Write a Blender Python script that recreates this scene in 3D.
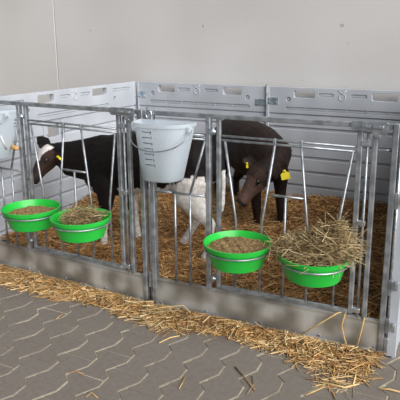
import bpy, bmesh, math, random
import numpy as np
from mathutils import Vector, Matrix

for o in list(bpy.data.objects):
    bpy.data.objects.remove(o, do_unlink=True)
SC = bpy.context.scene
COL = SC.collection
R = math.radians
random.seed(7)
RNG = np.random.default_rng(11)

# ------------------------------------------------------------------ camera, light, exposure
cam_data = bpy.data.cameras.new('camera')
cam = bpy.data.objects.new('camera', cam_data)
COL.objects.link(cam)
cam_data.sensor_width = 36.0
cam_data.lens = 554.47 * 36.0 / 400.0
cam_data.shift_x = (200 - 217.72) / 400.0
cam_data.shift_y = (172.08 - 200) / 400.0
cam_data.clip_start = 0.05
PITCH, YAW = 0.22933, 0.45861
fw = Vector((-math.sin(YAW) * math.cos(PITCH), math.cos(YAW) * math.cos(PITCH), -math.sin(PITCH)))
rt = Vector((math.cos(YAW), math.sin(YAW), 0))
up = rt.cross(fw)
cam.matrix_world = Matrix(((rt.x, up.x, -fw.x, 1.5454), (rt.y, up.y, -fw.y, -2.3451),
                           (rt.z, up.z, -fw.z, 1.4006), (0, 0, 0, 1)))
SC.camera = cam

world = bpy.data.worlds.new('world')
SC.world = world
world.use_nodes = True
world.node_tree.nodes['Background'].inputs[0].default_value = (0.97, 0.98, 1.0, 1)
world.node_tree.nodes['Background'].inputs[1].default_value = 0.18

sun_data = bpy.data.lights.new('daylight', 'SUN')
sun_data.energy = 4.8
sun_data.angle = R(60)
sun_data.color = (1.0, 0.985, 0.965)
sun = bpy.data.objects.new('daylight', sun_data)
COL.objects.link(sun)
sun.rotation_euler = Vector((0.78, -0.39, 0.52)).to_track_quat('Z', 'Y').to_euler()

SC.view_settings.view_transform = 'Standard'
SC.view_settings.look = 'None'
SC.view_settings.gamma = 1.0
SC.view_settings.use_curve_mapping = False
SC.view_settings.exposure = 0.0

# ------------------------------------------------------------------ pen layout (metres)
W, D, HP = 1.2037, 1.660, 1.073
TL, TR = -0.02832, 0.04134
P0 = Vector((-1.2032, 0.0341, 0))
P2 = Vector((1.2026, 0.0497, 0))
B0 = Vector((-1.2324, 1.6939, 0))

# ------------------------------------------------------------------ materials
MATS = {}
def lin(c):
    return tuple(((v / 255) / 12.92 if v / 255 <= 0.04045 else ((v / 255 + 0.055) / 1.055) ** 2.4) for v in c)

def mat(name, c1, c2=None, scale=20.0, rough=0.6, metal=0.0, bump=0.0, bscale=None, detail=6.0, stretch=(1, 1, 1), spec=0.5, c3=None, attr=None):
    m = bpy.data.materials.new(name); m.use_nodes = True
    nt = m.node_tree; b = nt.nodes['Principled BSDF']
    b.inputs['Roughness'].default_value = rough
    b.inputs['Metallic'].default_value = metal
    b.inputs['Specular IOR Level'].default_value = spec
    tc = nt.nodes.new('ShaderNodeTexCoord'); mp = nt.nodes.new('ShaderNodeMapping')
    mp.inputs['Scale'].default_value = stretch
    nt.links.new(tc.outputs['Object'], mp.inputs['Vector'])
    col = None
    if attr:
        a = nt.nodes.new('ShaderNodeAttribute'); a.attribute_name = attr
        col = a.outputs['Color']
        if c2 is not None:
            n = nt.nodes.new('ShaderNodeTexNoise'); n.inputs['Scale'].default_value = scale; n.inputs['Detail'].default_value = detail
            nt.links.new(mp.outputs[0], n.inputs['Vector'])
            mr = nt.nodes.new('ShaderNodeMapRange'); mr.inputs[1].default_value = 0.3; mr.inputs[2].default_value = 0.7
            mr.inputs[3].default_value = c1; mr.inputs[4].default_value = c2
            nt.links.new(n.outputs['Fac'], mr.inputs[0])
            mx = nt.nodes.new('ShaderNodeMix'); mx.data_type = 'RGBA'; mx.blend_type = 'MULTIPLY'; mx.inputs[0].default_value = 1
            nt.links.new(col, mx.inputs[6]); nt.links.new(mr.outputs[0], mx.inputs[7]); col = mx.outputs[2]
    elif c2 is not None:
        n = nt.nodes.new('ShaderNodeTexNoise'); n.inputs['Scale'].default_value = scale; n.inputs['Detail'].default_value = detail
        n.inputs['Roughness'].default_value = 0.18
        nt.links.new(mp.outputs[0], n.inputs['Vector'])
        r = nt.nodes.new('ShaderNodeValToRGB')
        r.color_ramp.elements[0].position = 0.32; r.color_ramp.elements[1].position = 0.68
        r.color_ramp.elements[0].color = (*lin(c1), 1); r.color_ramp.elements[1].color = (*lin(c2), 1)
        if c3 is not None:
            e = r.color_ramp.elements.new(0.5); e.color = (*lin(c3), 1)
        nt.links.new(n.outputs['Fac'], r.inputs[0]); col = r.outputs[0]
    if col is not None:
        nt.links.new(col, b.inputs['Base Color'])
    else:
        b.inputs['Base Color'].default_value = (*lin(c1), 1)
    if bump:
        n2 = nt.nodes.new('ShaderNodeTexNoise'); n2.inputs['Scale'].default_value = bscale or scale * 4; n2.inputs['Detail'].default_value = 5
        nt.links.new(mp.outputs[0], n2.inputs['Vector'])
        bp = nt.nodes.new('ShaderNodeBump'); bp.inputs['Strength'].default_value = bump; bp.inputs['Distance'].default_value = 0.01
        nt.links.new(n2.outputs['Fac'], bp.inputs['Height']); nt.links.new(bp.outputs[0], b.inputs['Normal'])
    MATS[name] = m
    return m

mat('concrete', (206, 204, 203), (217, 215, 215), 1.6, 0.85, bump=0.06, bscale=60, c3=(212, 210, 209), detail=9)
mat('plug', (150, 146, 142), (205, 203, 200), 60, 0.8)
mat('paver', (120, 113, 106), (127, 119, 112), 40, 0.85, bump=0.06, bscale=300, c3=(124, 116, 109), detail=9)
mat('paver_b', (122, 115, 108), (129, 121, 114), 46, 0.85, bump=0.06, bscale=300, c3=(126, 118, 111), detail=9)
mat('sand', (182, 168, 146), (214, 202, 178), 60, 0.95, bump=0.2, bscale=200)
mat('galv', (146, 152, 158), (188, 193, 199), 28, 0.38, metal=0.7, c3=(168, 173, 179))
mat('galv_sheet', (140, 137, 131), (204, 206, 207), 10, 0.36, metal=0.4, bump=0.05, bscale=50, c3=(172, 171, 168), detail=9)
mat('zinc', (178, 188, 198), (215, 222, 230), 60, 0.3, metal=0.85)
mat('bracket', (150, 168, 178), (195, 208, 215), 30, 0.4, metal=0.6)
mat('dark_gap', (30, 30, 32), None)
mat('plastic_panel', (176, 181, 189), (192, 197, 205), 5, 0.42, c3=(184, 189, 197))
mat('green_plastic', (36, 184, 62), (44, 198, 72), 8, 0.32)
mat('straw', 0.72, 1.1, 35, 0.75, attr='col')
mat('straw_base', (112, 78, 44), (152, 112, 66), 40, 0.95, bump=0.5, bscale=60)
mat('muesli', 0.75, 1.1, 60, 0.85, attr='col')
mat('coat', 0.72, 1.2, 45, 0.62, bump=0.35, bscale=190, attr='col', spec=0.16)
mat('eye', (10, 9, 12), None, rough=0.08)
mat('eyelid', (40, 33, 32), None, rough=0.5)
mat('hoof', (52, 44, 38), (80, 70, 60), 30, 0.5)
mat('yellow_tag', (228, 205, 20), (240, 220, 40), 20, 0.45)
mat('teat', (196, 150, 88), (214, 170, 108), 30, 0.55)
mat('white_tube', (225, 226, 226), None, rough=0.4)
mat('print_ink', (70, 76, 84), None, rough=0.6)
mat('liquid', (140, 168, 156), (152, 178, 166), 10, 0.15)

def bucket_material():
    m = bpy.data.materials.new('bucket_plastic'); m.use_nodes = True
    nt = m.node_tree; out = nt.nodes['Material Output']; b = nt.nodes['Principled BSDF']
    b.inputs['Base Color'].default_value = (*lin((226, 236, 245)), 1); b.inputs['Roughness'].default_value = 0.38
    tr = nt.nodes.new('ShaderNodeBsdfTranslucent'); tr.inputs[0].default_value = (*lin((238, 243, 246)), 1)
    tp = nt.nodes.new('ShaderNodeBsdfTransparent')
    m1 = nt.nodes.new('ShaderNodeMixShader'); m1.inputs[0].default_value = 0.18
    m2 = nt.nodes.new('ShaderNodeMixShader'); m2.inputs[0].default_value = 0.42
    nt.links.new(b.outputs[0], m1.inputs[1]); nt.links.new(tr.outputs[0], m1.inputs[2])
    nt.links.new(m1.outputs[0], m2.inputs[1]); nt.links.new(tp.outputs[0], m2.inputs[2])
    nt.links.new(m2.outputs[0], out.inputs['Surface'])
    MATS['bucket_plastic'] = m
bucket_material()

# ------------------------------------------------------------------ mesh helpers
class MB:
    """collects shapes for ONE mesh object"""
    def __init__(self):
        self.v = []; self.f = []
    def add(self, v, f):
        k = len(self.v); self.v += [tuple(p) for p in v]; self.f += [tuple(i + k for i in q) for q in f]
        return self
    def box(self, c, s, rz=0.0, bev=0.0):
        bm = bmesh.new(); bmesh.ops.create_cube(bm, size=1)
        bmesh.ops.scale(bm, vec=s, verts=bm.verts)
        if bev: bmesh.ops.bevel(bm, geom=list(bm.edges), offset=bev, segments=1, affect='EDGES')
        bmesh.ops.rotate(bm, cent=(0, 0, 0), matrix=Matrix.Rotation(rz, 3, 'Z'), verts=bm.verts)
        bmesh.ops.translate(bm, vec=c, verts=bm.verts)
        bm.verts.ensure_lookup_table()
        self.add([v.co[:] for v in bm.verts], [[v.index for v in f.verts] for f in bm.faces]); bm.free()
        return self
    def tube(self, pts, r, n=8, close=False):
        pts = [Vector(p) for p in pts]; m = len(pts)
        rr = r if isinstance(r, (list, tuple)) else [r] * m
        t0 = (pts[1] - pts[0]).normalized()
        ref = Vector((0, 0, 1)) if abs(t0.z) < 0.9 else Vector((0, 1, 0))
        nrm = (ref - t0 * ref.dot(t0)).normalized()
        vs, fs = [], []
        for i, p in enumerate(pts):
            if close: t = (pts[(i + 1) % m] - pts[i - 1]).normalized()
            else: t = (pts[min(i + 1, m - 1)] - pts[max(i - 1, 0)]).normalized()
            nrm = (nrm - t * nrm.dot(t)).normalized(); b = t.cross(nrm)
            for k in range(n):
                a = 2 * math.pi * (k + 0.5) / n
                vs.append(p + (nrm * math.cos(a) + b * math.sin(a)) * rr[i])
        for i in range(m if close else m - 1):
            j = (i + 1) % m
            for k in range(n):
                fs.append((i * n + k, i * n + (k + 1) % n, j * n + (k + 1) % n, j * n + k))
        if not close:
            fs.append(tuple(range(n))[::-1]); fs.append(tuple((m - 1) * n + k for k in range(n)))
        return self.add(vs, fs)
    def lathe(self, prof, n=40, c=(0, 0, 0)):
        vs, fs = [], []
        for (r, z) in prof:
            for k in range(n):
                a = 2 * math.pi * k / n
                vs.append((c[0] + r * math.cos(a), c[1] + r * math.sin(a), c[2] + z))
        for i in range(len(prof) - 1):
            for k in range(n):
                fs.append((i * n + k, i * n + (k + 1) % n, (i + 1) * n + (k + 1) % n, (i + 1) * n + k))
        return self.add(vs, fs)
    def loft(self, rings):
        n = len(rings[0]); vs = [p for r in rings for p in r]; fs = []
        for i in range(len(rings) - 1):
            for k in range(n):
                fs.append((i * n + k, i * n + (k + 1) % n, (i + 1) * n + (k + 1) % n, (i + 1) * n + k))
        fs.append(tuple(range(n))[::-1]); fs.append(tuple((len(rings) - 1) * n + k for k in range(n)))
        return self.add(vs, fs)
    def mesh(self, name, smooth=False):
        me = bpy.data.meshes.new(name); me.from_pydata(self.v, [], self.f); me.update()
        bm = bmesh.new(); bm.from_mesh(me); bmesh.ops.recalc_face_normals(bm, faces=bm.faces); bm.to_mesh(me); bm.free()
        if smooth: me.shade_smooth()
        return me
    def build(self, name, m, parent=None, smooth=False, loc=None):
        return link(name, self.mesh(name, smooth), m, parent, loc)

def link(name, me, m, parent=None, loc=None):
    o = bpy.data.objects.new(name, me); COL.objects.link(o)
    if m is not None and len(me.materials) == 0: me.materials.append(MATS[m])
    if parent is not None: o.parent = parent
    if loc is not None: o.location = loc
    return o

def tag(o, label, cat, group=None, kind=None):
    o['label'] = label; o['category'] = cat
    if group: o['group'] = group
    if kind: o['kind'] = kind
    return o

def empty(name, loc=(0, 0, 0), rz=0.0):
    o = bpy.data.objects.new(name, None); COL.objects.link(o); o.empty_display_size = 0.1
    o.location = loc; o.rotation_euler = (0, 0, rz)
    return o

def smooth_by_angle(o):
    o.data.shade_smooth()
    bm = bmesh.new(); bm.from_mesh(o.data)
    for e in bm.edges:
        e.smooth = len(e.link_faces) == 2 and e.calc_face_angle(0) < R(40)
    bm.to_mesh(o.data); bm.free()

def rrect(x0, x1, z0, z1, r, n=4):
    pts = []
    for (cx, cz, a0) in ((x1 - r, z1 - r, 0), (x0 + r, z1 - r, 90), (x0 + r, z0 + r, 180), (x1 - r, z0 + r, 270)):
        for k in range(n + 1):
            a = R(a0 + 90 * k / n); pts.append((cx + r * math.cos(a), cz + r * math.sin(a)))
    return pts
def circ(cx, cz, r, n=16):
    return [(cx + r * math.cos(2 * math.pi * k / n), cz + r * math.sin(2 * math.pi * k / n)) for k in range(n)]

def plate(outer, holes, y0, y1, bev=0.0015):
    """flat plate with holes in the XZ plane between y0 and y1 -> (verts, faces)"""
    cu = bpy.data.curves.new('tmp', 'CURVE'); cu.dimensions = '2D'; cu.fill_mode = 'BOTH'
    cu.extrude = max((y1 - y0) / 2 - bev, 1e-4); cu.bevel_depth = bev; cu.bevel_resolution = 0
    if bev: cu.offset = -bev
    for ring in [outer] + holes:
        s = cu.splines.new('POLY'); s.points.add(len(ring) - 1)
        for p, (x, z) in zip(s.points, ring): p.co = (x, z, 0, 1)
        s.use_cyclic_u = True
    ob = bpy.data.objects.new('tmp', cu); COL.objects.link(ob)
    dg = bpy.context.evaluated_depsgraph_get(); me = bpy.data.meshes.new_from_object(ob.evaluated_get(dg))
    v = [(p.co.x, (y0 + y1) / 2 - p.co.z, p.co.y) for p in me.vertices]
    f = [tuple(p.vertices) for p in me.polygons]
    bpy.data.objects.remove(ob); bpy.data.curves.remove(cu); bpy.data.meshes.remove(me)
    return v, f

# ------------------------------------------------------------------ straw strands (uncountable)
def strands(name, pos, az, tilt, ln, rad, colr, m='straw', parent=None, bend=0.25):
    n = len(pos)
    d = np.stack([np.cos(az) * np.cos(tilt), np.sin(az) * np.cos(tilt), np.sin(tilt)], 1)
    side = np.stack([-np.sin(az), np.cos(az), np.zeros(n)], 1)
    upv = np.cross(d, side)
    bx = RNG.normal(0, bend, n) * ln * 0.5; bz = RNG.normal(0, bend * 0.5, n) * ln * 0.5
    rings = []
    for t in (-0.5, 0.0, 0.5):
        k = (0.25 - t * t) * 2
        c = pos + d * (t * ln)[:, None] + side * (bx * k)[:, None] + upv * (bz * k)[:, None]
        for j in range(3):
            a = 2 * math.pi * j / 3
            rings.append(c + (side * math.cos(a) + upv * math.sin(a)) * rad[:, None])
    v = np.stack(rings, 1).reshape(-1, 3)
    base = (np.arange(n) * 9)[:, None]
    q = []
    for i in range(2):
        for k in range(3):
            q.append([i * 3 + k, i * 3 + (k + 1) % 3, (i + 1) * 3 + (k + 1) % 3, (i + 1) * 3 + k])
    f = (base[:, :, None] + np.array(q)[None]).reshape(-1, 4)
    me = bpy.data.meshes.new(name)
    me.vertices.add(len(v)); me.vertices.foreach_set('co', v.astype(np.float32).ravel())
    me.loops.add(f.size); me.loops.foreach_set('vertex_index', f.astype(np.int32).ravel())
    me.polygons.add(len(f)); me.polygons.foreach_set('loop_start', np.arange(0, f.size, 4, dtype=np.int32))
    me.update(calc_edges=True)
    ca = me.color_attributes.new('col', 'FLOAT_COLOR', 'POINT')
    cc = np.concatenate([np.repeat(colr, 9, 0), np.ones((n * 9, 1))], 1)
    ca.data.foreach_set('color', cc.astype(np.float32).ravel())
    me.shade_smooth()
    return link(name, me, m, parent)

def straw_cols(n, cols, jit=0.16):
    c = np.array([lin(k) for k in cols])
    i = RNG.integers(0, len(c), n); w = RNG.random(n)[:, None]; j = RNG.integers(0, len(c), n)
    return (c[i] * w + c[j] * (1 - w)) * RNG.normal(1, jit, n).clip(0.45, 1.6)[:, None]

def vnoise(x, y, s):
    return np.sin(x * s + 1.3) * np.cos(y * s * 1.13 + 0.4) + 0.5 * np.sin(x * s * 2.3 + y * s * 1.7) + 0.3 * np.cos(y * s * 3.7 - x * s * 2.9)

# ================================================================== SETTING
# concrete wall: two cast sections with an open vertical joint between them
WALL_Y = B0.y + 0.09
JOINT_X = -2.200
wall = empty('wall_back', (0, WALL_Y, 0)); tag(wall, 'smooth pale grey concrete wall behind the calf pen', 'wall', kind='structure')
mb = MB(); mb.box(((JOINT_X - 0.004 - 6) / 2, 0.11, 1.7), (JOINT_X - 0.004 + 6, 0.2, 3.5), bev=0.004); mb.build('concrete_section', 'concrete', wall)
mb = MB(); mb.box(((JOINT_X + 0.004 + 5) / 2, 0.11, 1.7), (5 - JOINT_X - 0.004, 0.2, 3.5), bev=0.004); mb.build('concrete_section', 'concrete', wall)
mb = MB(); mb.box((JOINT_X, 0.12, 1.7), (0.02, 0.18, 3.5)); mb.build('joint_strip', 'sand', wall)
for (x, z, r) in ((-1.838, 1.514, 0.010), (-0.663, 1.535, 0.011), (0.495, 1.527, 0.016), (-0.268, 1.584, 0.006), (0.203, 1.118, 0.006), (0.546, 1.398, 0.006)):
    x, z = 1.545 + (x - 1.545) * 0.983, 1.4 + (z - 1.4) * 0.983
    mb = MB(); mb.lathe([(0.0001, 0), (r * 0.7, 0.0), (r, 0.003), (r, 0.012)], 14)
    mb.v = [(p[0] + x, 0.008 + p[2], p[1] + z) for p in mb.v]
    mb.build('tie_hole_plug', 'plug', wall)

# paving: sand bed with interlocking blocks
floor = MB().box((0, -0.8, -0.0335), (13, 6.0, 0.06)).build('floor', 'sand')
tag(floor, 'grey interlocking paving with wavy sandy joints', 'floor', kind='structure')
PX, PY = 0.1375, 0.2
def saw(t):
    t = (t + 0.0175) % 0.2
    ks = [(0, 0.016), (0.036, -0.026), (0.125, 0.020), (0.2, 0.016)]
    for (a, b), (c, d) in zip(ks, ks[1:]):
        if a <= t <= c: return b + (d - b) * (t - a) / (c - a)
    return 0.016
def paver_mesh(odd):
    # local frame: x=0 at line i, y=0 at lower cross joint
    jl = -0.05 if not odd else -0.05     # left-line jog relative to the cross joint
    left_j, right_j = (0.145, 0.05)
    def edge(j):
        ys = {0.0, 0.2}
        for k in (-0.2, 0.0, 0.2):
            for b in (0, 0.036, 0.125):
                y = j - 0.0175 + b + k
                if 0.002 < y < 0.198: ys.add(round(y, 5))
        return [(saw(y - j), y) for y in sorted(ys)]
    L, Rr = edge(left_j), edge(right_j)
    def ring(off, cj, z):
        a = [(x + PX - off, min(max(y, cj), PY - cj), z) for x, y in Rr]
        b = [(x + off, min(max(y, cj), PY - cj), z) for x, y in reversed(L)]
        return a + b
    mb = MB(); mb.loft([ring(0.0042, 0.0008, -0.05), ring(0.0042, 0.0008, -0.005), ring(0.0056, 0.0032, 0.0)])
    me = mb.mesh('paver')
    return me
pm = [paver_mesh(0), paver_mesh(1)]
pm[0].materials.append(MATS['paver']); pm[1].materials.append(MATS['paver_b'])
X0, C0 = -0.243, -0.48
rest = MB(); cnt = 0
for i in range(-24, 26):
    for k in range(-14, 13):
        x = X0 + PX * i; y = C0 + PY * k + (-0.1 if i % 2 else 0.0)
        if y > WALL_Y - 0.22: continue
        near = (-1.45 < x < 1.75 and -1.15 < y < -0.12) or (1.1 < x < 1.75 and -0.2 < y < 0.5)
        z = RNG.normal(0, 0.0008)
        if near and cnt < 300:
            cnt += 1
            o = link('paver', pm[RNG.integers(0, 2)], None, floor, (x, y, z))
            o.rotation_euler = (RNG.normal(0, 0.004), RNG.normal(0, 0.004), 0)
        else:
            rest.add([(p.co.x + x, p.co.y + y, p.co.z + z) for p in pm[0].vertices], [tuple(f.vertices) for f in pm[0].polygons])
o = rest.build('paver_field', 'paver', floor); o['kind'] = 'stuff'

# ================================================================== PLASTIC PEN PANELS
def emblem(mb, cx, cz, y):
    pts = []
    for k in range(21):
        a = R(52 + (360 - 104 + 0) * 0 + k * (256 / 20) * 1.0 + 0)
        a = R(90 + 38) + R(284) * k / 20
        pts.append((cx + 0.024 * math.cos(a), y, cz - 0.012 + 0.024 * math.sin(a)))
    full = [(cx + 0.031, y, cz + 0.04), (cx + 0.012, y, cz + 0.021)] + pts + [(cx - 0.012, y, cz + 0.021), (cx - 0.031, y, cz + 0.04)]
    mb.tube(full[0:-2][2:], 0.0052, 8)
    mb.tube([(cx + 0.031, y, cz + 0.04), (cx + 0.010, y, cz + 0.018), (cx - 0.016, y, cz + 0.006)], 0.0048, 8)
    mb.tube([(cx - 0.031, y, cz + 0.04), (cx - 0.010, y, cz + 0.018), (cx + 0.016, y, cz + 0.006)], 0.0048, 8)

def plastic_panel(name, L, loc, rz, feats, label, brackets=(True, True), hole=None):
    t = empty(name, loc, rz)
    tag(t, label, 'pen panel', 'plastic pen panels')
    g = 0.004
    wins = [rrect(a, b, 0.995, 1.05, 0.012) for a, b in feats['win']]
    slots = [rrect(a, b, 1.012, 1.034, 0.0108) for a, b in feats['slot']]
    circs = [circ(x, z, 0.017) for x, z in feats['circ']]
    groove = [rrect(a, b, 0.900, 0.922, 0.0105) for a, b in feats['groove']]
    zt = 0.872
    body = MB()
    body.add(*plate([(g, zt), (L - g, zt), (L - g, HP), (g, HP)], wins + slots + circs + groove, 0.0, 0.013, 0.002))
    lowholes = [rrect(*hole, 0.006)] if hole else []
    body.add(*plate([(g, 0.02), (L - g, 0.02), (L - g, HP - 0.002), (g, HP - 0.002)], wins + lowholes, 0.0125, 0.042, 0.002))
    # horizontal stepped boards moulded below the rim
    z = zt - 0.006; k = 0
    while z > 0.08:
        z0 = z - 0.102
        def board(x0, x1):
            body.loft([[(x0, 0.014, z0), (x0, 0.001, z0 + 0.012), (x0, 0.005, z - 0.006), (x0, 0.014, z)],
                       [(x1, 0.014, z0), (x1, 0.001, z0 + 0.012), (x1, 0.005, z - 0.006), (x1, 0.014, z)]])
        if hole and z0 < hole[3] and z > hole[2]:
            board(g, hole[0] - 0.01); board(hole[1] + 0.01, L - g)
        else:
            board(g, L - g)
        z = z0 - 0.010; k += 1
    o = body.build('panel_body', 'plastic_panel', t)
    for a, b in feats['slot']:
        MB().add(*plate(rrect(a + 0.003, b - 0.003, 1.0145, 1.0315, 0.008), [], 0.0055, 0.0125, 0.0015)).build('slot_floor', 'plastic_panel', t)
    for x, zc in feats['circ']:
        MB().add(*plate(circ(x, zc, 0.009), [], 0.004, 0.014, 0.001)).build('button', 'plastic_panel', t)
    for x in feats['logo']:
        mb = MB(); emblem(mb, x, 1.024, 0.0022); mb.build('emblem', 'plastic_panel', t, smooth=True)
    for (a, b) in feats['groove']:
        MB().add(*plate(rrect(a + 0.003, b - 0.003, 0.9025, 0.9195, 0.008), [], 0.0065, 0.0125, 0.0015)).build('groove_floor', 'plastic_panel', t)
        for q in range(1, 6):
            x = a + (b - a) * q / 6
            MB().box((x, 0.008, 0.911), (0.012, 0.01, 0.02)).build('groove_rib', 'plastic_panel', t)
    if hole:
        for x in (hole[0] - 0.05, hole[1] + 0.02):
            MB().box((x, -0.004, (hole[2] + hole[3]) / 2), (0.02, 0.012, hole[3] - hole[2] + 0.03), bev=0.003).build('slide_guide', 'plastic_panel', t)
    for side, on in zip((0, 1), brackets):
        if not on: continue
        x = 0.045 if side == 0 else L - 0.05
        zc = 0.965 if side == 0 else 0.948
        br = MB().add(*plate(rrect(x - 0.045, x + 0.045, zc - 0.026, zc + 0.026, 0.006), [], -0.005, 0.001, 0.001)).build('corner_bracket', 'bracket', t)
        for (dx, dz) in ((-0.028, 0.013), (0.028, 0.013), (-0.028, -0.013), (0.028, -0.013)):
            bm_ = MB(); bm_.lathe([(0.0001, 0.0), (0.006, 0.0), (0.006, 0.008)], 8)
            bm_.v = [(p[0] + x + dx, -0.011 + p[2], p[1] + zc + dz) for p in bm_.v]; bm_.build('bolt', 'zinc', br)
    # end profile
    for x in (0.008, L - 0.008):
        MB().box((x, 0.021, HP / 2), (0.014, 0.05, HP - 0.012), bev=0.003).build('end_profile', 'galv' if x > 0.1 else 'plastic_panel', t)
    return t

F_BACK = dict(win=[(0.213, 0.375), (0.825, 0.985)], slot=[(0.412, 0.518), (0.660, 0.778)], circ=[(0.156, 0.98), (1.04, 0.98)], logo=[0.588], groove=[(0.130, 1.06)])
F_BACK2 = dict(win=[(0.213, 0.375), (0.795, 0.970)], slot=[(0.406, 0.518), (0.645, 0.760)], circ=[(0.172, 0.98), (1.035, 0.975)], logo=[0.582], groove=[(0.150, 1.08)])
F_SIDE = dict(win=[(0.456, 0.618), (1.051, 1.234)], slot=[(0.678, 0.787), (0.905, 1.017), (0.12, 0.33), (1.31, 1.56)], circ=[(0.36, 0.955), (1.336, 0.955)], logo=[0.845], groove=[(0.44, 1.25)])
plastic_panel('plastic_pen_panel', W, (B0.x + 0.005, B0.y, 0), 0, F_BACK, 'pale grey plastic back panel behind the hanging measuring bucket')
plastic_panel('plastic_pen_panel', W, (B0.x + 0.009 + W, B0.y, 0), 0, F_BACK2, 'shaded grey plastic back panel on the right, behind the bent calf')
side_ang = math.atan2(B0.y - P0.y, B0.x - P0.x)
plastic_panel('plastic_pen_panel', D - 0.008, tuple(P0 + Vector((-0.012, 0.012, 0))), side_ang, F_SIDE, 'bright white plastic side panel on the left, beside the spotted calf',
              brackets=(False, False), hole=(0.545, 0.665, 0.745, 0.832))
plastic_panel('plastic_pen_panel', D - 0.03, (P2.x + 0.062, P2.y - 0.012, 0), side_ang, F_SIDE, 'white plastic side panel seen end-on at the right edge', brackets=(False, False))
# rod joining the two back panels
MB().tube([(B0.x + 0.007 + W, B0.y - 0.012, 0.12), (B0.x + 0.007 + W, B0.y - 0.012, 1.09)], 0.008, 8).build('joining_rod', 'galv')
o = bpy.data.objects['joining_rod']; tag(o, 'thin metal rod standing between the two grey back panels', 'rod')

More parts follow.
